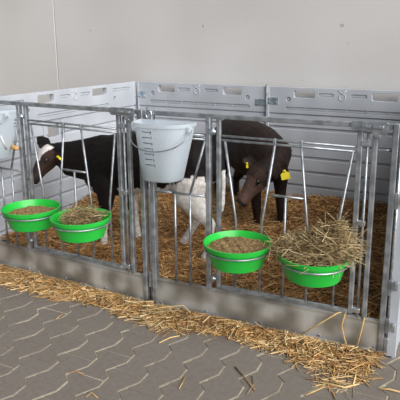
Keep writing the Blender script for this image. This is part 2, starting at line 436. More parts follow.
# ================================================================== GALVANISED FRONT PANELS
FT = 1.070   # top of the front
def bar(mb, pts, r=0.0062): return mb.tube(pts, r, 8)
def front_panel(loc, rz, label, latch_right=True):
    t = empty('pen_front', loc, rz); tag(t, label, 'pen front', 'galvanised pen fronts')
    def P(name, m='galv', parent=t): return lambda mb, sm=False: mb.build(name, m, parent, sm)
    S = 0.026
    for x in (0.0, 1.185):
        MB().box((x, 0, FT / 2), (S, 0.034, FT), bev=0.003).build('end_post', 'galv', t)
    MB().box((0.5925, 0, FT - 0.012), (1.159, 0.026, 0.022), bev=0.003).build('top_rail', 'galv', t)
    kb = MB()
    kb.loft([[(x, -0.020, 0.012), (x, -0.006, 0.022), (x, -0.006, 0.150), (x, -0.012, 0.165), (x, 0.016, 0.165), (x, 0.010, 0.012)] for x in (0.0135, 1.1715)])
    kb = kb.build('kick_board', 'galv_sheet', t)
    MB().box((0.5925, -0.018, 0.010), (1.15, 0.030, 0.006), bev=0.001).build('kick_board_foot', 'galv_sheet', kb)
    for x in (0.03, 0.3, 0.6, 0.9, 1.155):
        m_ = MB(); m_.lathe([(0.0001, 0), (0.006, 0.001), (0.007, 0.006)], 8)
        m_.v = [(p[0] + x, -0.011 + p[2], p[1] + 0.035) for p in m_.v]; m_.build('bolt', 'zinc', kb)
    # bucket bay: two vertical bars, cross bar, two sloping bars, twin top rails
    for x in (0.126, 0.212):
        bar(MB(), [(x, 0, 0.165), (x, 0, 0.655)]).build('bay_bar', 'galv', t, True)
    bar(MB(), [(0.112, 0, 0.655), (0.304, 0, 0.655)]).build('bay_cross_bar', 'galv', t, True)
    bar(MB(), [(0.0, 0, 0.655), (0.112, 0, 0.655)]).build('bay_cross_bar', 'galv', t, True)
    bar(MB(), [(0.212, 0, 0.655), (0.300, 0, 0.940)]).build('bay_sloping_bar', 'galv', t, True)
    bar(MB(), [(0.112, 0, 0.655), (0.030, 0, 0.940)]).build('bay_sloping_bar', 'galv', t, True)
    for z in (0.962, 0.942):
        bar(MB(), [(0.012, 0, z), (0.306, 0, z)], 0.0055).build('bay_rail', 'galv', t, True)
    MB().box((0.318, 0, 0.61), (0.025, 0.028, 0.895), bev=0.003).build('bay_post', 'galv', t)
    # feeding gate
    gt = MB()
    gt.box((0.372, 0, 0.617), (0.022, 0.022, 0.875), bev=0.003)
    gt.box((1.038, 0, 0.617), (0.023, 0.023, 0.875), bev=0.003)
    gt.box((0.705, 0, 0.186), (0.64, 0.022, 0.018), bev=0.003)
    gt = gt.build('feeding_gate', 'galv', t)
    for z in (0.966, 0.946):
        bar(MB(), [(0.385, 0, z), (1.025, 0, z - 0.006)], 0.0058).build('gate_rail', 'galv', gt, True)
    for pts in ([(0.403, 0, 0.942), (0.462, 0, 0.55), (0.462, 0, 0.19)], [(0.654, 0, 0.945), (0.596, 0, 0.547), (0.590, 0, 0.19)],
                [(0.778, 0, 0.944), (0.822, 0, 0.545), (0.826, 0, 0.19)], [(1.010, 0, 0.938), (0.955, 0, 0.55), (0.955, 0, 0.19)],
                [(0.712, 0, 0.70), (0.708, 0, 0.19)]):
        bar(MB(), pts).build('gate_bar', 'galv', gt, True)
    bar(MB(), [(0.629, 0, 0.70), (0.797, 0, 0.70)]).build('gate_cross_bar', 'galv', gt, True)
    for x in (0.652, 0.779):
        MB().box((x, 0, 0.956), (0.014, 0.014, 0.030), bev=0.002).build('rail_clip', 'zinc', gt)
    # lock side
    bar(MB(), [(1.071, -0.004, 0.168), (1.071, -0.004, 1.03)], 0.0065).build('lock_rod', 'galv', t, True)
    for z in (0.20, 0.62, 0.98):
        MB().box((1.062, -0.004, z), (0.040, 0.022, 0.022), bev=0.003).build('rod_clamp', 'zinc', t)
    MB().box((1.102, 0, 0.61), (0.022, 0.024, 0.895), bev=0.003).build('lock_post', 'galv', t)
    bar(MB(), [(1.115, 0, 0.955), (1.172, 0, 0.955)], 0.0055).build('short_rail', 'galv', t, True)
    # latch plate with its lobe and screws
    pl = [(1.005, 1.076), (0.998, 1.066), (0.998, 1.046), (1.006, 1.036), (1.085, 1.036), (1.098, 1.014), (1.108, 1.006), (1.138, 1.006), (1.148, 1.014), (1.150, 1.040), (1.155, 1.045), (1.155, 1.070), (1.148, 1.076)]
    lp = MB().add(*plate(pl, [circ(1.126, 1.022, 0.006, 10)], -0.024, -0.018, 0.001)).build('latch_plate', 'galv', t)
    for x, z in ((1.050, 1.056), (1.063, 1.056), (1.076, 1.056)):
        m_ = MB(); m_.lathe([(0.0001, 0), (0.007, 0.001), (0.0075, 0.007)], 8)
        m_.v = [(p[0] + x, -0.031 + p[2], p[1] + z) for p in m_.v]; m_.build('screw', 'zinc', lp)
    MB().box((1.115, -0.033, 1.057), (0.045, 0.016, 0.013), bev=0.003).build('latch_bolt', 'zinc', lp)
    # hinge eye between the bay post and the gate
    for z in (0.985, 0.23):
        h = MB(); h.tube([(0.330, -0.012, z), (0.360, -0.012, z)], 0.009, 8); h.tube([(0.345, -0.012, z - 0.014), (0.345, -0.012, z + 0.014)], 0.011, 8)
        h.build('gate_hinge', 'zinc', t, True)
    # spring snap hook on the upper left post
    h = MB(); h.tube([(-0.004 + 0.016 * math.cos(a), -0.020, 1.052 + 0.020 * math.sin(a)) for a in [2 * math.pi * k / 14 for k in range(14)]], 0.004, 6, close=True)
    h.build('snap_ring', 'zinc', t, True)
    # wire rings that carry the two bowls
    for cx in (0.540, 0.898):
        pts = [(cx + BR * math.cos(R(90 + 16 + k * 328 / 36)), -0.172 + BR * math.sin(R(90 + 16 + k * 328 / 36)), BZ) for k in range(37)]
        pts = [(pts[0][0], -0.005, BZ)] + pts + [(pts[-1][0], -0.005, BZ)]
        MB().tube(pts, 0.0042, 8).build('bowl_ring', 'galv', t, True)
    return t
BR, BZ = 0.1485, 0.478
nL = Vector((math.cos(TL), math.sin(TL), 0)); nR = Vector((math.cos(TR), math.sin(TR), 0))
OL = P0 - nL * 0.025; OR = nR * 0.015
frontL = front_panel(tuple(OL), TL, 'galvanised pen front with two bowls standing before the spotted calf')
frontR = front_panel(tuple(OR), TR, 'galvanised pen front with measuring bucket and two bowls on the right')
# hinge column between both fronts (interlocking knuckles), part of the right front
mid_x = -0.020
for z0, z1, dx in ((0.03, 0.10, 0.006), (0.11, 0.20, -0.006), (0.21, 0.30, 0.006), (0.70, 0.78, -0.006), (0.79, 0.87, 0.006), (0.98, 1.05, 0)):
    k = MB(); k.box((mid_x + dx, -0.002, (z0 + z1) / 2), (0.024, 0.020, z1 - z0), bev=0.003); k.build('hinge_knuckle', 'galv', frontR)
MB().tube([(mid_x, -0.006, 0.02), (mid_x, -0.006, 1.085)], 0.0065, 8).build('hinge_pin', 'zinc', frontR, True)
# latch knuckles at the far right post, holding the side panel
for z in (0.06, 0.155, 0.34, 0.74):
    k = MB(); k.box((1.207, -0.008, z), (0.018, 0.020, 0.075), bev=0.003); k.build('hinge_knuckle', 'galv', frontR)
for z in (0.16, 0.36, 0.75):
    k = MB(); k.box((1.233, -0.030, z), (0.022, 0.012, 0.045), bev=0.003); k.box((1.233, -0.038, z + 0.012), (0.012, 0.012, 0.014), bev=0.002); k.build('panel_clasp', 'zinc', frontR)
MB().tube([(1.210, -0.012, 0.02), (1.210, -0.012, 1.03)], 0.006, 8).build('hinge_pin', 'zinc', frontR, True)

def front_point(side, x, off, z):
    o, a = (OL, TL) if side == 'L' else (OR, TR)
    return Vector((o.x + x * math.cos(a) + off * math.sin(a), o.y + x * math.sin(a) - off * math.cos(a), z))

# ================================================================== CALVES
def frame_loft(mb, secs, n=14, upref=(0, 0, 1)):
    """secs: (point, half width, half height) lofted along the path"""
    pts = [Vector(s[0]) for s in secs]; rings = []
    for i, s in enumerate(secs):
        t = (pts[min(i + 1, len(pts) - 1)] - pts[max(i - 1, 0)]).normalized()
        u0 = Vector(s[3]) if len(s) > 3 else Vector(upref)
        lat = t.cross(u0)
        if lat.length < 1e-4: lat = Vector((0, 1, 0))
        lat.normalize(); u = lat.cross(t)
        rings.append([pts[i] + lat * (s[1] * math.cos(2 * math.pi * k / n)) + u * (s[2] * math.sin(2 * math.pi * k / n)) for k in range(n)])
    mb.loft(rings)

def remeshed(mb, voxel, smooth_iter):
    me = mb.mesh('tmp'); ob = bpy.data.objects.new('tmp', me); COL.objects.link(ob)
    md = ob.modifiers.new('r', 'REMESH'); md.mode = 'VOXEL'; md.voxel_size = voxel
    sm = ob.modifiers.new('s', 'SMOOTH'); sm.factor = 0.5; sm.iterations = smooth_iter
    dg = bpy.context.evaluated_depsgraph_get(); out = bpy.data.meshes.new_from_object(ob.evaluated_get(dg))
    bpy.data.objects.remove(ob); bpy.data.meshes.remove(me)
    out.shade_smooth()
    return out

HEAD = [  # along F, offset along N, half width, half depth
    (-0.035, -0.02, 0.035, 0.045), (-0.01, -0.012, 0.056, 0.066), (0.03, -0.008, 0.068, 0.080), (0.07, -0.008, 0.069, 0.082), (0.105, -0.010, 0.063, 0.076),
    (0.145, -0.012, 0.051, 0.063), (0.185, -0.014, 0.043, 0.052), (0.22, -0.016, 0.040, 0.045), (0.25, -0.018, 0.043, 0.044), (0.272, -0.020, 0.040, 0.040), (0.288, -0.022, 0.024, 0.026)]

def ear(mb, base, d, nrm, ln=0.125, w=0.042):
    d = Vector(d).normalized(); nrm = Vector(nrm); nrm = (nrm - d * nrm.dot(d)).normalized(); lat = d.cross(nrm)
    secs = [(0.0, 0.20, 0.5), (0.15, 0.55, 0.40), (0.4, 1.0, 0.27), (0.65, 0.95, 0.22), (0.85, 0.6, 0.18), (1.0, 0.18, 0.14)]
    rings = []
    for t, a, b in secs:
        c = Vector(base) + d * (ln * t) - nrm * (0.012 * math.sin(math.pi * t))
        rings.append([c + lat * (w * a * math.cos(2 * math.pi * k / 10)) + nrm * (w * b * math.sin(2 * math.pi * k / 10)) for k in range(10)])
    mb.loft(rings)

def make_calf(name, loc, yaw, S, label):
    """S: spec in the calf's own frame, facing +x, left = +y"""
    t = empty(name, loc, yaw); tag(t, label, 'calf', 'calves in the pen')
    mb = MB()
    frame_loft(mb, S['torso'], 20)
    frame_loft(mb, S['neck'], 16)
    Pp, F, N = Vector(S['poll']), Vector(S['F']).normalized(), Vector(S['N'])
    N = (N - F * N.dot(F)).normalized(); L = N.cross(F)   # calf's left
    rings = []
    hs = S.get('hs', 1.0)
    for a, b, w, h in HEAD:
        a, b, w, h = a * hs, b * hs, w * hs, h * hs
        c = Pp + F * a + N * b; ring = []
        for k in range(18):
            al = 2 * math.pi * k / 18; ca, sa = math.cos(al), math.sin(al)
            sx = math.copysign(abs(ca) ** 0.85, ca); sz = math.copysign(abs(sa) ** 0.85, sa)
            ww = w * (1.0 if sz > -0.2 else 0.82)
            ring.append(c + L * (ww * sx) + N * (h * sz))
        rings.append(ring)
    mb.loft(rings)
    def HP_(a, b, c): return Pp + F * (a * hs) + N * (b * hs) + L * (c * hs)
    for sgn in (1, -1):   # brow bones and nostril wings
        frame_loft(mb, [(HP_(0.063, 0.044, sgn * 0.038), 0.01 * hs, 0.01 * hs), (HP_(0.090, 0.045, sgn * 0.044), 0.017 * hs, 0.016 * hs), (HP_(0.122, 0.032, sgn * 0.039), 0.009 * hs, 0.009 * hs)], 8, tuple(N))
        frame_loft(mb, [(HP_(0.235, 0.010, sgn * 0.020), 0.008 * hs, 0.008 * hs), (HP_(0.255, 0.008, sgn * 0.024), 0.017 * hs, 0.016 * hs), (HP_(0.28, -0.004, sgn * 0.020), 0.009 * hs, 0.009 * hs)], 8, tuple(N))
    for (side, d, nr) in S['ears']:
        sg = 1 if side == 'left' else -1
        ear(mb, HP_(0.012, 0.010, sg * 0.046), d, nr, 0.128, 0.048)
    for leg in S['legs']:
        frame_loft(mb, leg, 12, (1, 0, 0))
    frame_loft(mb, S['tail'], 8, (1, 0, 0))
    me = remeshed(mb, 0.0085, 3)
    # coat colours, fixed to the animal
    ca = me.color_attributes.new('col', 'FLOAT_COLOR', 'POINT')
    cols = np.empty((len(me.vertices), 4)); 
    for i, v in enumerate(me.vertices):
        p = v.co; q = p - Pp
        hf, hn, hl = q.dot(F) / hs, q.dot(N) / hs, q.dot(L) / hs
        inhead = -0.05 < hf < 0.31 and abs(hl) < 0.12 and abs(hn) < 0.12 and S['is_head'](p)
        nz = 0.5 * vnoise(np.float64(p.x * 1.0 + p.y), np.float64(p.z), 26.0) + 0.5 * vnoise(np.float64(p.x), np.float64(p.y + p.z), 61.0)
        cols[i, :3] = lin(S['colour'](p, nz, (hf, hn, hl) if inhead else None)); cols[i, 3] = 1
    ca.data.foreach_set('color', cols.astype(np.float32).ravel())
    body = link('body', me, 'coat', t)
    for sgn in (1, -1):
        ec = HP_(0.104, 0.016, sgn * 0.0535); er = 0.0165 * hs
        e = MB(); e.lathe([(er * math.sin(math.pi * k / 8) + 1e-5, er * math.cos(math.pi * k / 8)) for k in range(9)], 14)
        e.v = [tuple(ec + Vector(p)) for p in e.v]; ey = e.build('eye', 'eye', t, True)
        pts = []
        for k in range(14):
            a = 2 * math.pi * k / 14
            pts.append(ec + L * sgn * (0.009 * hs) + F * (0.0165 * hs * math.cos(a)) + N * (0.0125 * hs * math.sin(a)))
        MB().tube(pts, 0.0034 * hs, 6, close=True).build('eyelid', 'eyelid', ey, True)
        nc = HP_(0.279, 0.000, sgn * 0.026)
        nb = MB(); nb.lathe([(0.009 * math.sin(math.pi * k / 6) + 1e-5, 0.007 * math.cos(math.pi * k / 6)) for k in range(7)], 10)
        nb.v = [tuple(nc + Vector(p)) for p in nb.v]; nb.build('nostril', 'eye', t, True)
    for leg in S['legs']:
        b = Vector(leg[-1][0]); hf = MB()
        hf.loft([[(b.x + r_ * 1.15 * math.cos(2 * math.pi * k / 12) + dx, b.y + r_ * math.sin(2 * math.pi * k / 12), b.z + dz) for k in range(12)] for dz, r_, dx in ((-0.045, 0.035, 0.010), (0.0, 0.029, 0.0))])
        hf.build('hoof', 'hoof', t, True)
    for (c, xa, ya, w, h) in S['tags']:
        c, xa, ya = Vector(c), Vector(xa).normalized(), Vector(ya); ya = (ya - xa * ya.dot(xa)).normalized(); na = xa.cross(ya)
        prof = [(-0.5, -0.5), (0.5, -0.5), (0.5, 0.18), (0.16, 0.42), (0.14, 0.62), (-0.14, 0.62), (-0.16, 0.42), (-0.5, 0.18)]
        tg = MB(); tg.loft([[c + xa * (w * a) + ya * (h * b) + na * s for a, b in prof] for s in (-0.0022, 0.0022)])
        tgo = tg.build('ear_tag', 'yellow_tag', t)
        st = MB(); st.tube([c + ya * (h * 0.45) - na * 0.008, c + ya * (h * 0.45) + na * 0.008], 0.007, 8); st.build('tag_button', 'yellow_tag', tgo, True)
    return t

def legs_std(dx):
    pass

# --- spotted calf, facing left, standing near the front
def head_axes(yaw_deg, pitch_deg, roll_deg=0):
    y, p = R(yaw_deg), R(pitch_deg)
    F = Vector((math.cos(y) * math.cos(p), math.sin(y) * math.cos(p), -math.sin(p)))
    N = Vector((math.cos(y) * math.sin(p), math.sin(y) * math.sin(p), math.cos(p)))
    return F, Matrix.Rotation(R(roll_deg), 3, F) @ N

YAW_A = math.atan2(-0.15, -0.985)
FA, NA = head_axes(245 - math.degrees(YAW_A), 47)
LA = NA.cross(FA)
pollA = Matrix.Rotation(-YAW_A, 3, 'Z') @ (Vector((-1.000, 0.385, 0.722)) - Vector((-0.285, 0.475, 0)))
A = dict(
    torso=[((-0.425, 0, 0.735), 0.045, 0.05), ((-0.395, 0, 0.715), 0.105, 0.115), ((-0.31, 0, 0.70), 0.145, 0.155), ((-0.15, 0, 0.690), 0.150, 0.180), ((0.02, 0, 0.676), 0.165, 0.196),
           ((0.18, 0, 0.668), 0.158, 0.192), ((0.29, 0, 0.640), 0.135, 0.200), ((0.37, 0, 0.590), 0.110, 0.170), ((0.43, 0, 0.555), 0.085, 0.130), ((0.47, 0, 0.54), 0.045, 0.075)],
    neck=[((0.20, 0, 0.70), 0.09, 0.14), ((0.34, 0, 0.685), 0.088, 0.155), ((0.47, 0.005, 0.668), 0.072, 0.140), ((0.60, 0.01, 0.672), 0.058, 0.116), (tuple(pollA - NA * 0.012 + FA * 0.005), 0.046, 0.060)],
    hs=0.90, poll=pollA, F=FA, N=NA,
    ears=[('right', Matrix.Rotation(-YAW_A, 3, 'Z') @ Vector((-0.72, 0.05, 0.50)), Matrix.Rotation(-YAW_A, 3, 'Z') @ Vector((0.3, -0.7, 0.5))), ('left', LA * 0.8 - FA * 0.30 - NA * 0.45, FA * 0.5 + NA * 0.8)],
    legs=[[((0.26, 0.07, 0.66), 0.05, 0.085), ((0.29, 0.10, 0.54), 0.052, 0.080), ((0.285, 0.105, 0.43), 0.040, 0.050), ((0.315, 0.10, 0.30), 0.031, 0.034), ((0.315, 0.10, 0.24), 0.022, 0.025), ((0.315, 0.10, 0.165), 0.024, 0.026), ((0.335, 0.10, 0.125), 0.026, 0.028)],
          [((0.24, -0.07, 0.66), 0.05, 0.085), ((0.25, -0.09, 0.54), 0.052, 0.078), ((0.21, -0.09, 0.43), 0.040, 0.050), ((0.19, -0.08, 0.30), 0.031, 0.034), ((0.175, -0.08, 0.24), 0.022, 0.025), ((0.165, -0.08, 0.165), 0.024, 0.026), ((0.18, -0.08, 0.125), 0.026, 0.028)],
          [((-0.28, 0.075, 0.72), 0.06, 0.10), ((-0.27, 0.095, 0.60), 0.070, 0.125), ((-0.27, 0.10, 0.50), 0.060, 0.10), ((-0.345, 0.095, 0.40), 0.036, 0.052), ((-0.395, 0.09, 0.345), 0.028, 0.036), ((-0.385, 0.09, 0.26), 0.022, 0.026), ((-0.375, 0.09, 0.165), 0.025, 0.028), ((-0.355, 0.09, 0.125), 0.027, 0.030)],
          [((-0.26, -0.07, 0.72), 0.06, 0.10), ((-0.22, -0.09, 0.60), 0.068, 0.12), ((-0.18, -0.09, 0.50), 0.058, 0.095), ((-0.22, -0.085, 0.40), 0.036, 0.050), ((-0.255, -0.08, 0.335), 0.028, 0.036), ((-0.215, -0.08, 0.25), 0.022, 0.026), ((-0.165, -0.08, 0.165), 0.025, 0.028), ((-0.14, -0.08, 0.125), 0.027, 0.030)]],
    tail=[((-0.40, 0.0, 0.80), 0.020, 0.024), ((-0.435, 0.005, 0.77), 0.017, 0.020), ((-0.455, 0.02, 0.66), 0.013, 0.014), ((-0.455, 0.03, 0.54), 0.014, 0.015), ((-0.45, 0.035, 0.46), 0.018, 0.018), ((-0.45, 0.04, 0.41), 0.008, 0.008)],
    is_head=lambda p: (p - pollA).dot(FA) > -0.03 and p.x > 0.62,
    tags=[(Matrix.Rotation(-YAW_A, 3, 'Z') @ (Vector((-0.868, 0.288, 0.690)) - Vector((-0.285, 0.475, 0))), LA * 0.3 + FA * 0.9, NA, 0.015, 0.036)],
)
WHITE, BLACK, BROWN = (226, 221, 216), (25, 20, 20), (46, 35, 32)
def colA(p, nz, hd):
    if hd:
        hf, hn, hl = hd
        if hn > 0.012 and 0.0 < hf < 0.135 + 0.008 * nz and abs(hl) < 0.056 - 0.26 * max(hf - 0.03, 0) + 0.005 * nz: return WHITE
        if hf > 0.235: return (44, 37, 37)
        if hf > 0.02: return (58, 42, 37) if hl > -0.03 else BROWN
        return BLACK
    if p.x < -0.44 and p.z < 0.67 + 0.01 * nz: return WHITE
    # haunch and flank: white below a ragged line
    if p.x < -0.05:
        edge = 0.615 + 0.03 * math.sin(p.x * 19 + 1.0) + 0.018 * nz
        if p.x > -0.15: edge -= (p.x + 0.15) * 0.7
        return WHITE if p.z < edge else BLACK
    if p.z < 0.335 + 0.012 * nz: return WHITE
    if p.x < 0.20 and p.z < 0.535 + 0.016 * nz: return WHITE
    if p.x > 0.395 and p.z < 0.525 + 0.01 * nz: return (205, 198, 193)
    return BLACK
A['colour'] = colA
make_calf('calf', (-0.285, 0.475, 0), YAW_A, A, 'black and white calf with a white forehead blaze, facing left')

# --- dark calf, body angled towards the viewer, head lowered and turned back
YAW_B = R(-40)
locB = Vector((0.02, 1.235, 0))
Minv = Matrix.Rotation(-YAW_B, 3, 'Z')
tl_ = lambda v: Minv @ (Vector(v) - locB)
td_ = lambda v: Minv @ Vector(v)
FB, LB = td_((-0.47, -0.43, -0.78)).normalized(), td_((0.75, -0.60, -0.12)).normalized()
NB = FB.cross(LB).normalized()
pollB = tl_((0.285, 0.895, 0.622))
B = dict(
    torso=[((-0.425, 0, 0.735), 0.045, 0.05), ((-0.395, 0, 0.715), 0.105, 0.115), ((-0.31, 0, 0.70), 0.150, 0.155), ((-0.15, 0, 0.690), 0.165, 0.180), ((0.02, 0, 0.676), 0.180, 0.196),
           ((0.18, 0, 0.668), 0.170, 0.192), ((0.29, 0, 0.645), 0.145, 0.185), ((0.36, 0, 0.610), 0.110, 0.145), ((0.41, 0, 0.58), 0.055, 0.085)],
    neck=[((0.14, 0, 0.70), 0.10, 0.13), ((0.27, 0.0, 0.69), 0.105, 0.13), (tuple(tl_((0.335, 1.03, 0.675))), 0.090, 0.110), (tuple(tl_((0.345, 0.965, 0.650))), 0.075, 0.090), (tuple(pollB + FB * 0.01 - NB * 0.01), 0.06, 0.075)],
    poll=pollB, F=FB, N=NB,
    ears=[('right', td_((-0.75, -0.1, 0.25)), NB), ('left', td_((0.86, 0.05, -0.10)), td_((0.1, -0.9, 0.4)))],
    legs=[[((0.26, 0.07, 0.66), 0.05, 0.085), ((0.29, 0.10, 0.54), 0.052, 0.080), ((0.285, 0.105, 0.43), 0.040, 0.050), ((0.305, 0.10, 0.30), 0.031, 0.034), ((0.305, 0.10, 0.24), 0.022, 0.025), ((0.305, 0.10, 0.195), 0.024, 0.026), ((0.325, 0.10, 0.155), 0.026, 0.028)],
          [((0.26, -0.07, 0.66), 0.05, 0.085), ((0.29, -0.09, 0.54), 0.052, 0.078), ((0.275, -0.085, 0.43), 0.040, 0.050), ((0.285, -0.075, 0.30), 0.031, 0.034), ((0.28, -0.07, 0.24), 0.022, 0.025), ((0.28, -0.07, 0.195), 0.024, 0.026), ((0.30, -0.07, 0.155), 0.026, 0.028)],
          [((-0.28, 0.075, 0.72), 0.06, 0.10), ((-0.27, 0.095, 0.60), 0.070, 0.125), ((-0.27, 0.10, 0.50), 0.060, 0.10), ((-0.345, 0.095, 0.40), 0.036, 0.052), ((-0.385, 0.09, 0.345), 0.028, 0.036), ((-0.375, 0.09, 0.26), 0.022, 0.026), ((-0.365, 0.09, 0.205), 0.025, 0.028), ((-0.345, 0.09, 0.165), 0.027, 0.030)],
          [((-0.28, -0.075, 0.72), 0.06, 0.10), ((-0.26, -0.095, 0.60), 0.070, 0.125), ((-0.24, -0.10, 0.50), 0.060, 0.10), ((-0.30, -0.095, 0.40), 0.036, 0.052), ((-0.34, -0.09, 0.345), 0.028, 0.036), ((-0.32, -0.09, 0.26), 0.022, 0.026), ((-0.31, -0.09, 0.205), 0.025, 0.028), ((-0.29, -0.09, 0.165), 0.027, 0.030)]],
    tail=[((-0.40, 0.0, 0.80), 0.020, 0.024), ((-0.435, 0.005, 0.77), 0.017, 0.020), ((-0.455, 0.02, 0.66), 0.013, 0.014), ((-0.455, 0.03, 0.54), 0.014, 0.015), ((-0.45, 0.035, 0.46), 0.018, 0.018), ((-0.45, 0.04, 0.41), 0.008, 0.008)],
    is_head=lambda p: (p - pollB).dot(FB) > -0.02,
    tags=[(tl_((0.440, 0.842, 0.600)), td_((0.86, 0.42, 0.22)), td_((-0.25, 0.1, 1.0)), 0.056, 0.054), (tl_((0.176, 0.855, 0.632)), td_((0.9, 0.4, 0.1)), td_((-0.1, 0, 1.0)), 0.014, 0.032)],
)
def colB(p, nz, hd):
    if hd:
        hf, hn, hl = hd
        if hf > 0.262: return (66, 58, 58)
        if hf > 0.10: return (100, 78, 71)
        if hf > 0.03: return (62, 47, 42)
    return (37, 28, 25) if nz < 0.2 else (43, 32, 28)
B['colour'] = colB
make_calf('calf', tuple(locB), YAW_B, B, 'dark brown calf with a yellow ear tag, head lowered')

# ================================================================== STRAW BED INSIDE THE PEN
def bed(x, y):
    s = np.clip((y - 0.15) / 1.3, 0, 1); s = s * s * (3 - 2 * s)
    h = 0.115 + 0.075 * s + 0.016 * vnoise(x, y, 5.0) + 0.008 * vnoise(x, y, 14.0)
    h = h + 0.07 * np.exp(-np.abs(x + 1.19) / 0.14) + 0.05 * np.exp(-np.abs(y - 1.66) / 0.16) + 0.04 * np.exp(-np.abs(x - 1.18) / 0.12)
    return h
def bed_limits(x):
    """front and back limit of the bedding at x"""
    yf = np.where(x < 0, OL.y + (x - OL.x) * math.tan(TL), x * math.tan(TR)) + 0.020
    return yf, B0.y - 0.006
gx, gy = 90, 60
vs, fs = [], []
for i in range(gx + 1):
    x = -1.205 + 2.385 * i / gx
    yf, yb = bed_limits(np.array(x)); yf = float(yf)
    for j in range(gy + 1):
        y = yf + (yb - yf) * j / gy; xx = x + (-0.018 * (y / 1.66)) 
        vs.append((xx, y, float(bed(xx, y)) - 0.006))
for i in range(gx):
    for j in range(gy):
        a = i * (gy + 1) + j; fs.append((a, a + gy + 1, a + gy + 2, a + 1))
bedding = MB().add(vs, fs).build('straw_bedding', 'straw_base', None, True)
tag(bedding, 'thick bed of loose brown straw covering the pen floor', 'straw', kind='stuff')
n = 46000
x = RNG.uniform(-1.16, 1.13, n); t = RNG.random(n); yf, yb = bed_limits(x); y = yf + 0.03 + (yb - yf - 0.07) * t
ln = np.where(RNG.random(n) < 0.12, RNG.uniform(0.12, 0.26, n), RNG.uniform(0.03, 0.15, n)); az = RNG.uniform(0, 2 * math.pi, n); tilt = RNG.normal(0, 0.22, n)
# keep strands clear of the pen walls
ex = np.abs(np.cos(az)) * ln * 0.5; ey = np.abs(np.sin(az)) * ln * 0.5
x = np.clip(x, -1.195 + ex, 1.165 - ex); y = np.minimum(np.maximum(y, yf + 0.006 + ey), yb - 0.012 - ey)
z = bed(x, y) + np.abs(RNG.normal(0.003, 0.010, n))
BEDC = [(190, 142, 88), (212, 166, 108), (164, 118, 68), (232, 196, 140), (130, 90, 50), (202, 152, 94)]
o = strands('straw_strands', np.stack([x, y, z], 1), az, tilt, ln, RNG.uniform(0.0014, 0.0034, n), straw_cols(n, BEDC, 0.25), parent=bedding); o['kind'] = 'stuff'

# ================================================================== STRAW SPILLED IN FRONT
EDGE = [(-1.6, -0.24), (-0.922, -0.22), (-0.806, -0.175), (-0.556, -0.205), (-0.418, -0.165), (-0.258, -0.145), (-0.109, -0.20), (0.017, -0.215), (0.196, -0.25), (0.293, -0.20), (0.464, -0.135), (0.584, -0.14), (0.685, -0.185), (0.787, -0.17), (0.911, -0.19), (1.012, -0.275), (1.10, -0.28), (1.169, -0.24), (1.225, -0.10), (1.25, -0.04)]
exs, eys = np.array(EDGE).T
eys = np.where(exs < 0.9, eys * 0.80, eys)
def front_y(x): return np.where(x < 0, OL.y + (x - OL.x) * math.tan(TL), x * math.tan(TR)) - 0.028
def spill(n, xr, spread, zmax, lrange):
    x = RNG.uniform(*xr, n); fy = front_y(x); ed = np.interp(x, exs, eys)
    t = np.abs(RNG.normal(0, spread, n)); t = np.where(t > 1.2, RNG.random(n), t)
    y = fy + (ed - fy) * t
    ln = RNG.uniform(*lrange, n); az = RNG.normal(0.05, 0.75, n) + np.where(RNG.random(n) < 0.3, 1.4, 0)
    ey = np.abs(np.sin(az)) * ln * 0.5; y = np.minimum(y, fy - ey)
    heap = np.clip(1.05 - t, 0, 1)
    z = 0.003 + RNG.random(n) * zmax * heap ** 1.3
    tilt = RNG.normal(0, 0.05, n) + RNG.normal(0, 0.13, n) * heap
    z = np.maximum(z, np.abs(np.sin(tilt)) * ln * 0.5 + 0.003)
    return np.stack([x, y, z], 1), az, tilt, ln
FRC = [(220, 182, 122), (206, 162, 104), (234, 204, 150), (178, 134, 82), (192, 150, 96), (240, 218, 172), (150, 110, 68)]
n = 5200
pos, az, tilt, ln = spill(n, (-1.55, 1.19), 0.55, 0.032, (0.025, 0.14))
keep = RNG.random(n) < np.where((pos[:, 0] > -0.15) & (pos[:, 0] < 0.05), 0.8, 1.0)
pos, az, tilt, ln = pos[keep], az[keep], tilt[keep], ln[keep]
o = strands('spilled_straw', pos, az, tilt, ln, RNG.uniform(0.0013, 0.0040, len(pos)), straw_cols(len(pos), FRC, 0.24), bend=0.3)
tag(o, 'loose golden straw spilled along the foot of the pen front', 'straw', kind='stuff')

